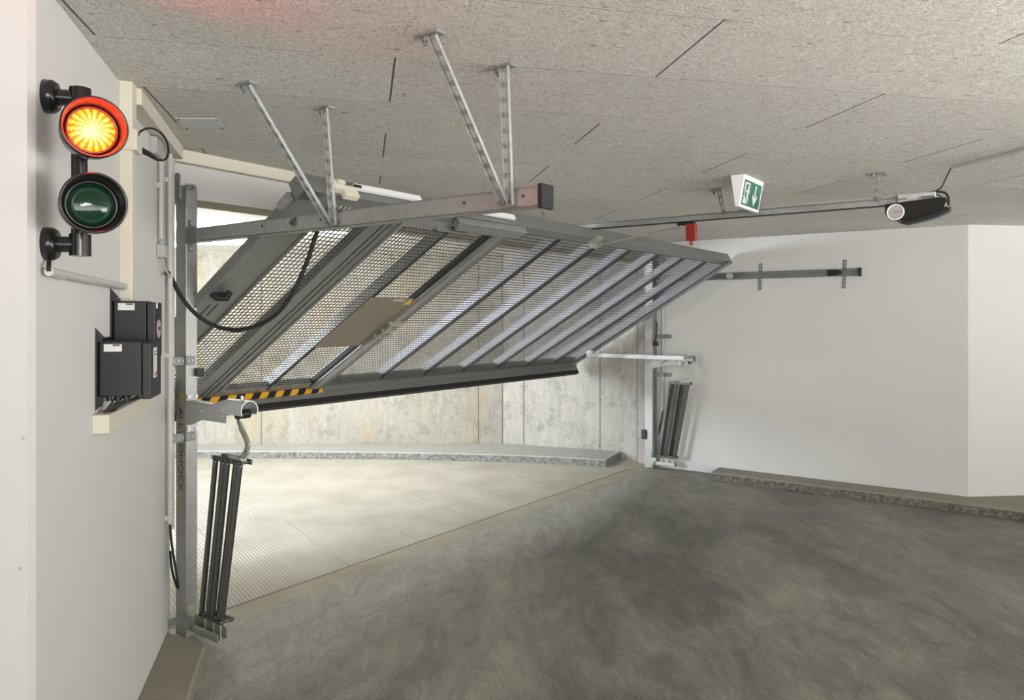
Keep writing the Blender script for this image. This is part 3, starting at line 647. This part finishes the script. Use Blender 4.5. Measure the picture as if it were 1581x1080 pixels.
# ------------------------------------------------------------ spring packs and levers
TP = [.237, .283, .309, .335, .385, .410, .435]; BT = [.118, .162, .187, .212, .243, .267, .290]
def springpack(u0, s0, label, group):
    """s0, the foot position; pack leans into the garage"""
    o = thing('spring_pack', label, 'spring', W(u0, s0, .1), group)
    rows = ((0.0, (.237, .305, .335, .410, .435), (.118, .180, .210, .270, .290)), (.036, (.244, .274, .349, .374), (.119, .149, .209, .229)))
    for du, tps, bts in rows:
        for tq, bq in zip(tps, bts):
            A = W(u0 + du, s0 + tq, .915); B = W(u0 + du, s0 + bq, .155)
            n_ = 130; pts = [A.lerp(B, k / n_) for k in range(n_ + 1)]
            rr = [.0138 if k % 2 else .0120 for k in range(n_ + 1)]
            rr[0] = rr[-1] = .008
            MB().tube(pts, rr, 10).build('coil_spring', 'spring', o)
    a = F(W(u0 + .015, s0 + TP[0], .925), P * .99 + Z * -.02, D, Z)
    hp = MB().box(a, -.02, .215, -.02, -.012, -.012, .012).box(a, -.02, .215, .03, .038, -.012, .012).box(a, .07, .19, -.012, .03, -.004, .02).build('top_plate', 'spring', o)
    bolts('top_pin', 'spring', hp, [(a.p(TP[k] - TP[0], -.03, .0), a.p(TP[k] - TP[0], .046, .0), .009) for k in range(7)])
    b = F(W(u0 + .015, s0 + BT[0], .145), P, D, Z)
    bp = MB().box(b, -.015, .18, -.02, -.012, -.012, .012).box(b, -.015, .18, .03, .038, -.012, .012).build('bottom_plate', 'spring', o)
    bolts('bottom_pin', 'spring', bp, [(b.p(BT[k] - BT[0], -.03, .0), b.p(BT[k] - BT[0], .046, .0), .009) for k in range(7)])
    # curved hook flat
    pts = [(.405, 1.15), (.408, 1.11), (.425, 1.075), (.455, 1.045), (.475, 1.01), (.462, .975), (.43, .945), (.39, .93)]
    hk = MB(); wd = .0125
    for i in range(len(pts) - 1):
        (x0, z0), (x1, z1) = pts[i], pts[i + 1]; L = math.hypot(x1 - x0, z1 - z0); px, pz = -(z1 - z0) / L * wd, (x1 - x0) / L * wd
        hk.prism(G, [(s0 + x0 - px, z0 - pz), (s0 + x1 - px, z1 - pz), (s0 + x1 + px, z1 + pz), (s0 + x0 + px, z0 + pz)], u0 + .008, u0 + .020, 'bca')
        if i: hk.cyl(W(u0 + .008, s0 + x0, z0), W(u0 + .020, s0 + x0, z0), wd, 16)
    hk.box(G, u0, u0 + .03, s0 + .34, s0 + .44, .92, .945)
    hk.build('hook', 'yzinc', o)
    return o
def anchor(u0, label):
    o = thing('spring_anchor', label, 'bracket', W(u0, .1, .03), 'spring anchors at the foot of the posts')
    m_ = MB().box(G, u0 + .002, u0 + .058, .001, .006, .035, .17); m_.build('fixing_plate', 'yzinc', o)
    m_ = MB().box(G, u0 + .050, u0 + .055, .006, .27, .05, .105).prism(G, [(.006, .045), (.27, .045), (.27, .05), (.006, .05)], u0 + .0, u0 + .055, 'bca').box(G, u0, u0 + .004, .006, .06, .05, .12)
    m_.box(G, u0, u0 + .004, .02, .27, .045, .082); m_.build('trough', 'yzinc', o)
    for s_ in (.12, .19, .25):
        MB().cyl(W(u0 + .030, s_, .04), W(u0 + .030, s_, .15), .005, 8).cyl(W(u0 + .030, s_, .05), W(u0 + .030, s_, .062), .011, 6).build('anchor_bolt', 'galv', o)
    bolts('plate_bolt', 'galv_b', o, [(W(u0 + .02, .006, z_), W(u0 + .02, .014, z_), .008) for z_ in (.06, .15)], 6)
    return o
def lever(u0, label, back):
    o = thing('spring_lever', label, 'lever', W(u0, .0, 1.1), 'levers between door and springs')
    m_ = MB().prism(G, [(.006, 1.065), (.05, 1.07), (.14, 1.10), (.34, 1.10), (.34, 1.205), (.30, 1.205), (.22, 1.18), (.006, 1.185)], u0, u0 + .004, 'bca')
    m_.prism(G, [(.006, 1.18), (.22, 1.175), (.30, 1.20), (.30, 1.205), (.22, 1.181), (.006, 1.186)], u0, u0 + .055, 'bca').box(G, u0 + .0, u0 + .058, .001, .006, 1.03, 1.22)
    m_.build('arm_plate', 'galv_l', o)
    # hood over the roller
    c_ = 1.165; poly = []
    for r_k, rng in ((.047, range(0, 13)), (.043, range(12, -1, -1))):
        for k in rng:
            t = math.radians(-30 + 240 * k / 12); poly.append((u0 + .045 + r_k * math.cos(t), c_ + r_k * math.sin(t)))
    MB().prism(G, poly, .30, .46, 'acb').build('hood', 'galv_b', o)
    MB().cyl(W(u0 + .01, .41, c_ - .02), W(u0 + .075, .41, c_ - .02), .022, 20).build('roller', 'black', o)
    bolts('lever_bolt', 'galv_b', o, [(W(u0 + .045, .40, c_ + .045), W(u0 + .045, .40, c_ + .065), .007), (W(u0 - .002, .15, 1.145), W(u0 - .010, .15, 1.145), .012), (W(u0 - .002, .32, 1.13), W(u0 - .008, .32, 1.13), .01)]
          + [(W(u0 + q, .006, z_), W(u0 + q, .014, z_), .007) for z_ in (1.045, 1.205) for q in (.01, .05)])
    if back:   # tube running outwards to the bottom corner of the door
        MB().box(G, u0 - .09, u0 - .055, -.70, .40, 1.165, 1.205).build('link_tube', 'galv_b', o)
        MB().box(G, u0 - .10, u0 - .05, -.74, -.66, 1.15, 1.235).build('fork', 'galv_b', o)
        MB().tube([W(u0 - .03, .20, 1.17), W(u0 + .0, .12, 1.12), W(u0 + .03, .03, 1.08)], .007, 8).build('stay', 'galv', o)
    return o
lever(0.0, 'galvanised spring lever with curved hood on the left post', False)
lever(5.29, 'long pale spring lever reaching from the right post to the door corner', True)
springpack(.012, .0, 'tall bundle of dark coil springs hanging beside the left post', 'spring bundles balancing the door')
springpack(5.25, .0, 'smaller-looking bundle of dark coil springs against the white right wall', 'spring bundles balancing the door')
anchor(.0, 'zinc trough bracket anchoring the springs at the foot of the left post')
anchor(5.27, 'zinc bracket anchoring the springs at the foot of the right post')

# ------------------------------------------------------------ traffic light
tl = thing('traffic_light', 'black two-lamp wall traffic light with glowing red lamp above a dark green one', 'traffic light', e.p(.08, 0, 1.79))
for zz in (2.173, 1.791):
    mt = MB().lathe(e.p(.068, 0, zz), wn, [(0, .0), (0, .043), (.02, .043), (.03, .036), (.03, .0)], 32).build('wall_flange', 'lamp', tl)
    MB().cyl(e.p(.068, .028, zz), e.p(.068, .075, zz), .021, 24).build('arm', 'lamp', mt)
    MB().cyl(e.p(.068, .082, zz - .03), e.p(.068, .082, zz + .027), .026, 24).build('elbow', 'lamp', mt)
MB().cyl(e.p(.068, .084, 1.78), e.p(.068, .084, 2.19), .0155, 20).cyl(e.p(.07, .068, 1.80), e.p(.07, .068, 2.16), .008, 12).build('upright_tube', 'lamp', tl)
ax = Ve((.60, -.80, -.02)).normalized()
def lampat(px_x, px_y, Y): return Ve(((px_x - 790.5) / FPX * Y, Y, H - (px_y - 490) / FPX * Y))
for (x_, y_, lens, nm) in ((142, 201, 'led', 'red_lamp'), (141, 316, 'glass', 'green_lamp')):
    c_ = lampat(x_, y_, 1.93)
    lp = MB().lathe(c_, ax, [(-.085, .0), (-.085, .045), (-.06, .066), (-.03, .071), (.02, .075), (.046, .077), (.048, .073), (.044, .070), (.0, .0635), (-.004, .059), (-.004, .0)], 48)
    lp.k = 0; lpo = lp.build(nm, 'lamp', tl)
    MB().lathe(c_, ax, [(-.003, .062), (.004, .061), (.004, .055), (-.001, .054)], 48).build('lens_ring', 'lamp', lpo)
    lo = MB().lathe((0, 0, 0), ax, [(-.002, .0545), (.004, .050), (.009, .040), (.013, .026), (.015, .012), (.0155, .0005)], 48)
    for v in lo.v: v += c_
    l_o = lo.build('lens', lens, lpo)
    uvl = l_o.data.uv_layers.new(name='UVMap'); sxv = Z.cross(ax).normalized()      # radial mapping of the lens
    for lp_ in l_o.data.loops:
        q = l_o.data.vertices[lp_.vertex_index].co + parent_world[l_o.name] - c_
        uvl.data[lp_.index].uv = (.5 + q.dot(sxv) / .109, .5 + q.dot(Z) / .109)
    MB().box(F(c_ - ax * .075, ax, Z.cross(ax), Z), -.02, .03, -.02, .02, -.03, .03).build('clamp', 'lamp', lpo)
    if nm == 'red_lamp':
        pl_ = bpy.data.lights.new('red_glow', 'SPOT'); pl_.energy = 4.5; pl_.color = (1, .07, .03); pl_.shadow_soft_size = .03
        pl_.spot_size = math.radians(150); pl_.spot_blend = .6
        po = bpy.data.objects.new('red_glow', pl_); C.objects.link(po); po.location = c_ + ax * .03; po.rotation_euler = ax.to_track_quat('-Z', 'Y').to_euler()
        pl_ = bpy.data.lights.new('red_spill', 'POINT'); pl_.energy = 3.4; pl_.color = (1, .008, .004); pl_.shadow_soft_size = .02
        po = bpy.data.objects.new('red_spill', pl_); C.objects.link(po); po.location = c_ + ax * .062

# ------------------------------------------------------------ boxes, trunking and conduits on the left wall
def ctrl(a0, a1, z0, z1, dp, label, variant):
    o = thing('control_box', label, 'control box', e.p((a0 + a1) / 2, 0, z0), 'black door control boxes on the left wall')
    MB().box(e, a0, a1, .008, dp - .03, z0, z1).build('back_housing', 'boxblk', o, bevel=.003)
    MB().box(e, a0 - .002, a1 + .002, dp - .028, dp, z0 - .012 + .012 * variant, z1 - .004).build('front_cover', 'boxblk', o, bevel=.004)
    MB().box(e, a0 - .015, a1 + .015, .0, .006, z0 - .012, z1 + .012).box(e, a0 - .012, a0, .0, .02, z0 - .03, z0).box(e, a0 - .012, a0, 0, .02, z1, z1 + .02).build('wall_plate', 'black', o)
    lb = MB().box(e, a0 - .001, a0, .022, .075, z1 - .032, z1 - .008).build('side_label', 'label', o)
    MB().box(e, a0 - .0015, a0 - .001, .048, .070, z1 - .014, z1 - .009).build('label_print', 'ink', lb)
    MB().prism(e, [(0, z0 - .012), (0, z0 - .045), (.028, z0 - .012)], a0 - .014, a0 - .008, 'bca').build('mounting_ear', 'black', o)
    MB().prism(e, [(0, z1 + .012), (0, z1 + .045), (.028, z1 + .012)], a0 - .014, a0 - .008, 'bca').build('mounting_ear', 'black', o)
    for i in range(2):
        for j in range(2):
            m_ = MB().ring(e.p(a0 + .0, .045 + .038 * i, z0 + .06 + .03 * j), e.p(a0 - .0015, .045 + .038 * i, z0 + .06 + .03 * j), .0115, .008, 24); m_.build('knockout', 'black', o)
    return o
b1 = ctrl(.565, .735, 1.345, 1.522, .163, 'lower black control box nearer the camera, cables leaving its underside', 0)
lb = MB().box(e, .60, .655, .163, .1645, 1.40, 1.50).build('front_label', 'label', b1)
MB().box(e, .605, .65, .1645, .165, 1.475, 1.479).box(e, .605, .65, .1645, .165, 1.485, 1.488).build('label_print', 'ink', lb)
MB().box(e, .61, .625, .1645, .165, 1.405, 1.415).box(e, .635, .648, .1645, .165, 1.405, 1.42).build('label_red_print', 'redink', lb)
b2 = ctrl(.755, .875, 1.46, 1.658, .142, 'upper black control box with round dial, partly behind the lower one', 1)
MB().box(e, .765, .79, .142, .1435, 1.632, 1.652).build('front_sticker', 'label', b2)
dl = MB().cyl(e.p(.81, .141, 1.56), e.p(.81, .1445, 1.56), .033, 32).build('dial', 'grey', b2)
MB().box(e, .785, .835, .1445, .1455, 1.555, 1.568).build('dial_mark', 'redink', dl)
m = MB()
for i in range(5):
    b_ = .045 + .022 * i
    m.tube(bez(e.p(.60 + .02 * i, b_, 1.345), e.p(.60 + .02 * i, b_, 1.325), e.p(.585, .04, 1.32), e.p(.575 + .01 * i, .02 + .006 * i, 1.29)), .0035, 8)
tag(m.build('cable_bundle', 'black'), 'short bundle of cables running from lower box into the trunking', 'cable')
bolts('cable_gland', 'black', b1, [(e.p(.60, .03 + .025 * i, 1.327), e.p(.60, .03 + .025 * i, 1.345), .009) for i in range(3)], 12)
# cream trunking, one object per run
def trunk(name, label, boxes, mat='cream', bev=.003):
    m_ = MB()
    for q in boxes: m_.box(e, *q)
    return tag(m_.build(name, mat, bevel=bev), label, 'cable trunking')
trunk('cable_trunking', 'short cream trunking on the left wall below the control boxes', [(.51, 1.25, 0, .05, 1.232, 1.292)])
trunk('cable_trunking', 'upright cream trunking on the left wall beside the traffic light', [(.868, .94, 0, .045, 1.50, 2.462), (.855, .955, 0, .062, 2.205, 2.282)])
m = MB()
vs = []
for a in (.94, 1.93):
    for b in (0, .062):
        q = e.p(a, b, 0); zt = ceil_z(q.x, q.y) - .001; vs += [q + Z * (zt - .062), q + Z * zt]
m.add(vs, [(0, 1, 3, 2), (4, 6, 7, 5), (0, 4, 5, 1), (2, 3, 7, 6), (0, 2, 6, 4), (1, 5, 7, 3)])
tag(m.build('cable_trunking', 'cream', bevel=.003), 'cream trunking in the corner of left wall and ceiling', 'cable trunking')
vs = []
for u_ in (-.03, 3.6):
    for s_ in (-.109, -.056):
        q = W(u_, s_, 0); zt = ceil_z(q.x, q.y) - .001; vs += [q + Z * (zt - .064), q + Z * zt]
tag(MB().add(vs, [(0, 1, 3, 2), (4, 6, 7, 5), (0, 4, 5, 1), (2, 3, 7, 6), (0, 2, 6, 4), (1, 5, 7, 3)]).build('cable_trunking', 'cream', bevel=.003), 'long cream trunking along the ceiling above the opening', 'cable trunking')
# conduits
def pipe(label, pts, r, clips, tail=None, mat='conduit'):
    o = thing('conduit', label, 'conduit', pts[0])
    MB().tube(pts, r, 14).build('pipe', mat, o)
    for c_ in clips: MB().box(F(c_, wv, wn, Z), -.012, .012, -r - .004, r + .003, -.012, .012).build('clip', mat, o, bevel=.002)
    return o
cp = pipe('grey horizontal conduit from below the traffic light to the trunking', [e.p(.03, .02, 1.717), e.p(.87, .02, 1.712)], .0115, [e.p(.15, .012, 1.716), e.p(.45, .012, 1.714), e.p(.80, .012, 1.712)])
MB().tube(bez(e.p(.06, .012, 1.75), e.p(.05, .014, 1.735), e.p(.03, .02, 1.735), e.p(.028, .02, 1.718)), .0055, 8).build('lamp_lead', 'rubber', cp)
pipe('thin upright conduit on the left wall ending above the small junction box', [e.p(1.60, .016, 2.37), e.p(1.60, .016, 1.96)], .010, [e.p(1.60, .01, 2.2)])
c3 = pipe('long outer upright conduit at the end of the left wall', [e.p(1.80, .022, 2.385), e.p(1.80, .022, .61)], .012, [e.p(1.80, .012, 2.26), e.p(1.80, .012, 1.42), e.p(1.80, .012, .64)])
c4 = pipe('long inner upright conduit close behind the outer one', [e.p(1.90, .016, 2.385), e.p(1.90, .016, .56)], .011, [e.p(1.90, .01, 2.0)])
MB().tube(bez(e.p(1.80, .022, .61), e.p(1.80, .022, .50), e.p(1.80, .075, .25), e.p(1.82, .05, .30), 20) + bez(e.p(1.82, .05, .30), e.p(1.83, .03, .34), e.p(1.83, .02, .40), e.p(1.83, .018, .47), 10)[1:], .006, 8).build('cable_tail', 'rubber', c3)
jb = thing('junction_box', 'small pale junction box on the left wall, black cable below', 'junction box', e.p(1.62, 0, 1.87))
MB().box(e, 1.575, 1.665, 0, .035, 1.872, 1.932).build('box', 'grey', jb, bevel=.004)
MB().lathe(e.p(1.60, .016, 1.93), Z, [(0, .012), (.018, .012), (.018, .008), (.035, .006)], 14).build('gland', 'grey', jb)
MB().tube(bez(e.p(1.61, .016, 1.875), e.p(1.62, .02, 1.84), e.p(1.66, .03, 1.81), e.p(1.70, .04, 1.79)), .005, 8).build('thin_lead', 'grey', jb)
# outlet with curled black cable
oc = thing('cable_outlet', 'black curled cable and plug hanging by the upright trunking', 'cable', e.p(1.0, 0, 2.26))
A_ = e.p(.90, .066, 2.275)
MB().tube([LW.p(.885, .06, 2.262)] + bez(e.p(.89, .062, 2.275), e.p(.93, .10, 2.335), e.p(1.15, .12, 2.33), e.p(1.15, .12, 2.27)) + bez(e.p(1.15, .12, 2.27), e.p(1.15, .12, 2.22), e.p(1.08, .10, 2.212), e.p(1.04, .09, 2.215)), .0042, 8).build('curled_cable', 'rubber', oc)
MB().tube([e.p(1.06, .095, 2.213), e.p(1.0, .075, 2.222), e.p(.965, .055, 2.228)], [.006, .010, .012], 12).build('plug', 'rubber', oc)
tag(MB().box(e, 1.42, 1.58, 0, .03, 2.31, 2.385).build('junction_box', 'grey', bevel=.004), 'grey junction box under the ceiling trunking of the left wall', 'junction box')
# spiral cable to the door

hang = MB()
P0 = e.p(1.69, .03, 1.80)
def inv(x, y, u):   # point seen at a pixel on the plane u = const
    r = Ve(((x - 790.5) / FPX, 1, -(y - 490) / FPX)); t = (W(u, 0, 0) - Ve((0, 0, H))).dot(D) / r.dot(D); return Ve((0, 0, H)) + r * t
px_path = [(262, 424, -.12), (280, 458, -.08), (303, 485, -.03), (330, 502, .03), (362, 509, .08), (392, 504, .12), (420, 490, .15), (443, 466, .17), (462, 432, .19), (477, 396, .2), (488, 362, .2), (500, 335, .2)]
ctl = [P0] + [inv(*q) for q in px_path]
def smooth(pts, n=6):
    out = []
    for i in range(len(pts) - 1):
        a, b, c_, d_ = pts[max(i - 1, 0)], pts[i], pts[i + 1], pts[min(i + 2, len(pts) - 1)]
        for k in range(n):
            t = k / n; out.append(.5 * ((2 * b) + (c_ - a) * t + (2 * a - 5 * b + 4 * c_ - d_) * t * t + (3 * b - a - 3 * c_ + d_) * t ** 3))
    out.append(pts[-1]); return out
sp_ = smooth(ctl, 10)
tag(hang.tube(sp_, [(.0042 if i < 6 else .0098 + (.0012 if i % 2 else 0)) for i in range(len(sp_))], 10).build('hanging_cable', 'rubber'), 'thick black hose cable sagging from the left wall to the door', 'cable')
# conduit beside the right post
cr = thing('conduit', 'slender upright conduit on the right wall behind the far post', 'conduit', W(5.40, .06, .6))
MB().tube([W(5.405, .075, 2.37), W(5.405, .075, .60)], .010, 12).build('pipe', 'conduit', cr)
MB().tube([W(5.405, .075, .60), W(5.402, .06, .50), W(5.40, .03, .36)], .007, 8).build('cable_tail', 'rubber', cr)

# ceiling cover plate
cpz = [(-1.437, 3.234), (-1.25, 3.234), (-1.285, 3.40), (-1.473, 3.412)]
vs = [Ve((x, y, ceil_z(x, y) - .004)) for x, y in cpz] + [Ve((x, y, ceil_z(x, y) - .001)) for x, y in cpz]
cv = thing('ceiling_cover_plate', 'flat white rectangular cover plate screwed to the ceiling above the left post', 'cover plate', sum(vs, Ve()) / 8)
MB().add(vs, [(0, 1, 2, 3), (7, 6, 5, 4), (0, 1, 5, 4), (1, 2, 6, 5), (2, 3, 7, 6), (3, 0, 4, 7)]).build('plate', 'cover', cv)
cc = sum(vs, Ve()) / 8
bolts('screw', 'ink', cv, [(cc + (v - cc) * .86 - Z * .004, cc + (v - cc) * .86, .005) for v in vs[:4]])

# ------------------------------------------------------------ exit sign
T0 = Ve((1.33, 4.337, 0)); zt = ceil_z(1.33, 4.337) - .002
sg = thing('exit_sign', 'white wedge-shaped emergency exit sign with green running man and arrow under ceiling', 'exit sign', Ve((1.42, 4.47, zt - .18)))
E_ = F(T0, D, -P, Z)       # a: along the sign, b: towards the opening, c: up
hgt = .184; LN = .345
MB().prism(E_, [(0, zt), (.083, zt), (.0555, zt - hgt), (.033, zt - hgt)], 0, LN, 'bca').build('housing', 'white', sg, bevel=.003)
nrm = (P * hgt + Z * -.033).normalized(); upv = (Z * hgt + P * .033).normalized()
S_ = F(E_.p(LN / 2, .0165, zt - hgt / 2), D, upv, nrm)
fw, fh = .148, .078
gp = MB().prism(S_, [(-fw, -fh), (fw, -fh), (fw, fh - .012), (-fw, fh - .012)], .0, .0022).build('green_face', 'sgreen', sg)
# pictogram: doorway, runner, arrow
y0 = -.006
MB().prism(S_, [(-.135, y0 - .062), (-.085, y0 - .062), (-.085, y0 - .035), (-.135, y0 - .035)], .0022, .0028).prism(S_, [(-.135, y0 + .060), (-.05, y0 + .060), (-.05, y0 + .01), (-.06, y0 + .01), (-.06, y0 + .05), (-.118, y0 + .05), (-.118, y0 + .02), (-.135, y0 - .01)], .0022, .0028) \
    .prism(S_, [(-.135, y0 - .015), (-.12, y0 - .005), (-.115, y0 - .03), (-.135, y0 - .03)], .0022, .0028).build('doorway_symbol', 'swhite', gp)
m = MB().cyl(S_.p(-.078, y0 + .034, .002), S_.p(-.078, y0 + .034, .003), .010, 16)
for poly in ([(-.098, y0 + .02), (-.078, y0 + .022), (-.062, y0 - .012), (-.082, y0 - .02)], [(-.098, y0 + .02), (-.118, y0 + .002), (-.112, y0 - .002), (-.094, y0 + .01)],
             [(-.075, y0 + .018), (-.05, y0 - .004), (-.042, y0 + .004), (-.047, y0 + .008), (-.07, y0 + .024)], [(-.066, y0 - .012), (-.052, y0 - .03), (-.062, y0 - .06), (-.072, y0 - .06), (-.066, y0 - .032), (-.082, y0 - .018)],
             [(-.082, y0 - .018), (-.09, y0 - .034), (-.115, y0 - .036), (-.115, y0 - .028), (-.094, y0 - .026), (-.086, y0 - .008)]):
    m.prism(S_, poly, .0022, .0029)
m.build('runner_symbol', 'swhite', gp)
MB().prism(S_, [(.042, y0 + .058), (.058, y0 + .058), (.058, y0 - .02), (.088, y0 + .008), (.088, y0 - .016), (.05, y0 - .062), (.012, y0 - .016), (.012, y0 + .008), (.042, y0 - .02)], .0022, .0029).build('arrow_symbol', 'swhite', gp)
# ------------------------------------------------------------ fluorescent lamps over the ramp
for (x_, y_, L_, lb) in ((-2.95, 7.6, .62, 'lit tube lamp above the ramp seen under the left guide rail'), (-2.20, 7.3, .22, 'short lit lamp above the ramp glinting through the mesh'), (-3.62, 7.9, .3, 'lit lamp above the ramp glinting between left wall and post')):
    zz = ceil_z(x_, y_) - .047
    o = thing('tube_lamp', lb, 'lamp', (x_, y_, zz), 'tube lamps above the ramp')
    fl_ = F((x_, y_, zz), (1, 0, 0), (0, 1, 0), Z)
    MB().box(fl_, -L_ / 2, L_ / 2, -.04, .04, -.03, 0).build('fitting', 'white', o, bevel=.003)
    MB().tube([fl_.p(-L_ / 2 + .01, 0, -.048), fl_.p(L_ / 2 - .01, 0, -.048)], .016, 14).build('tube', 'tube', o)
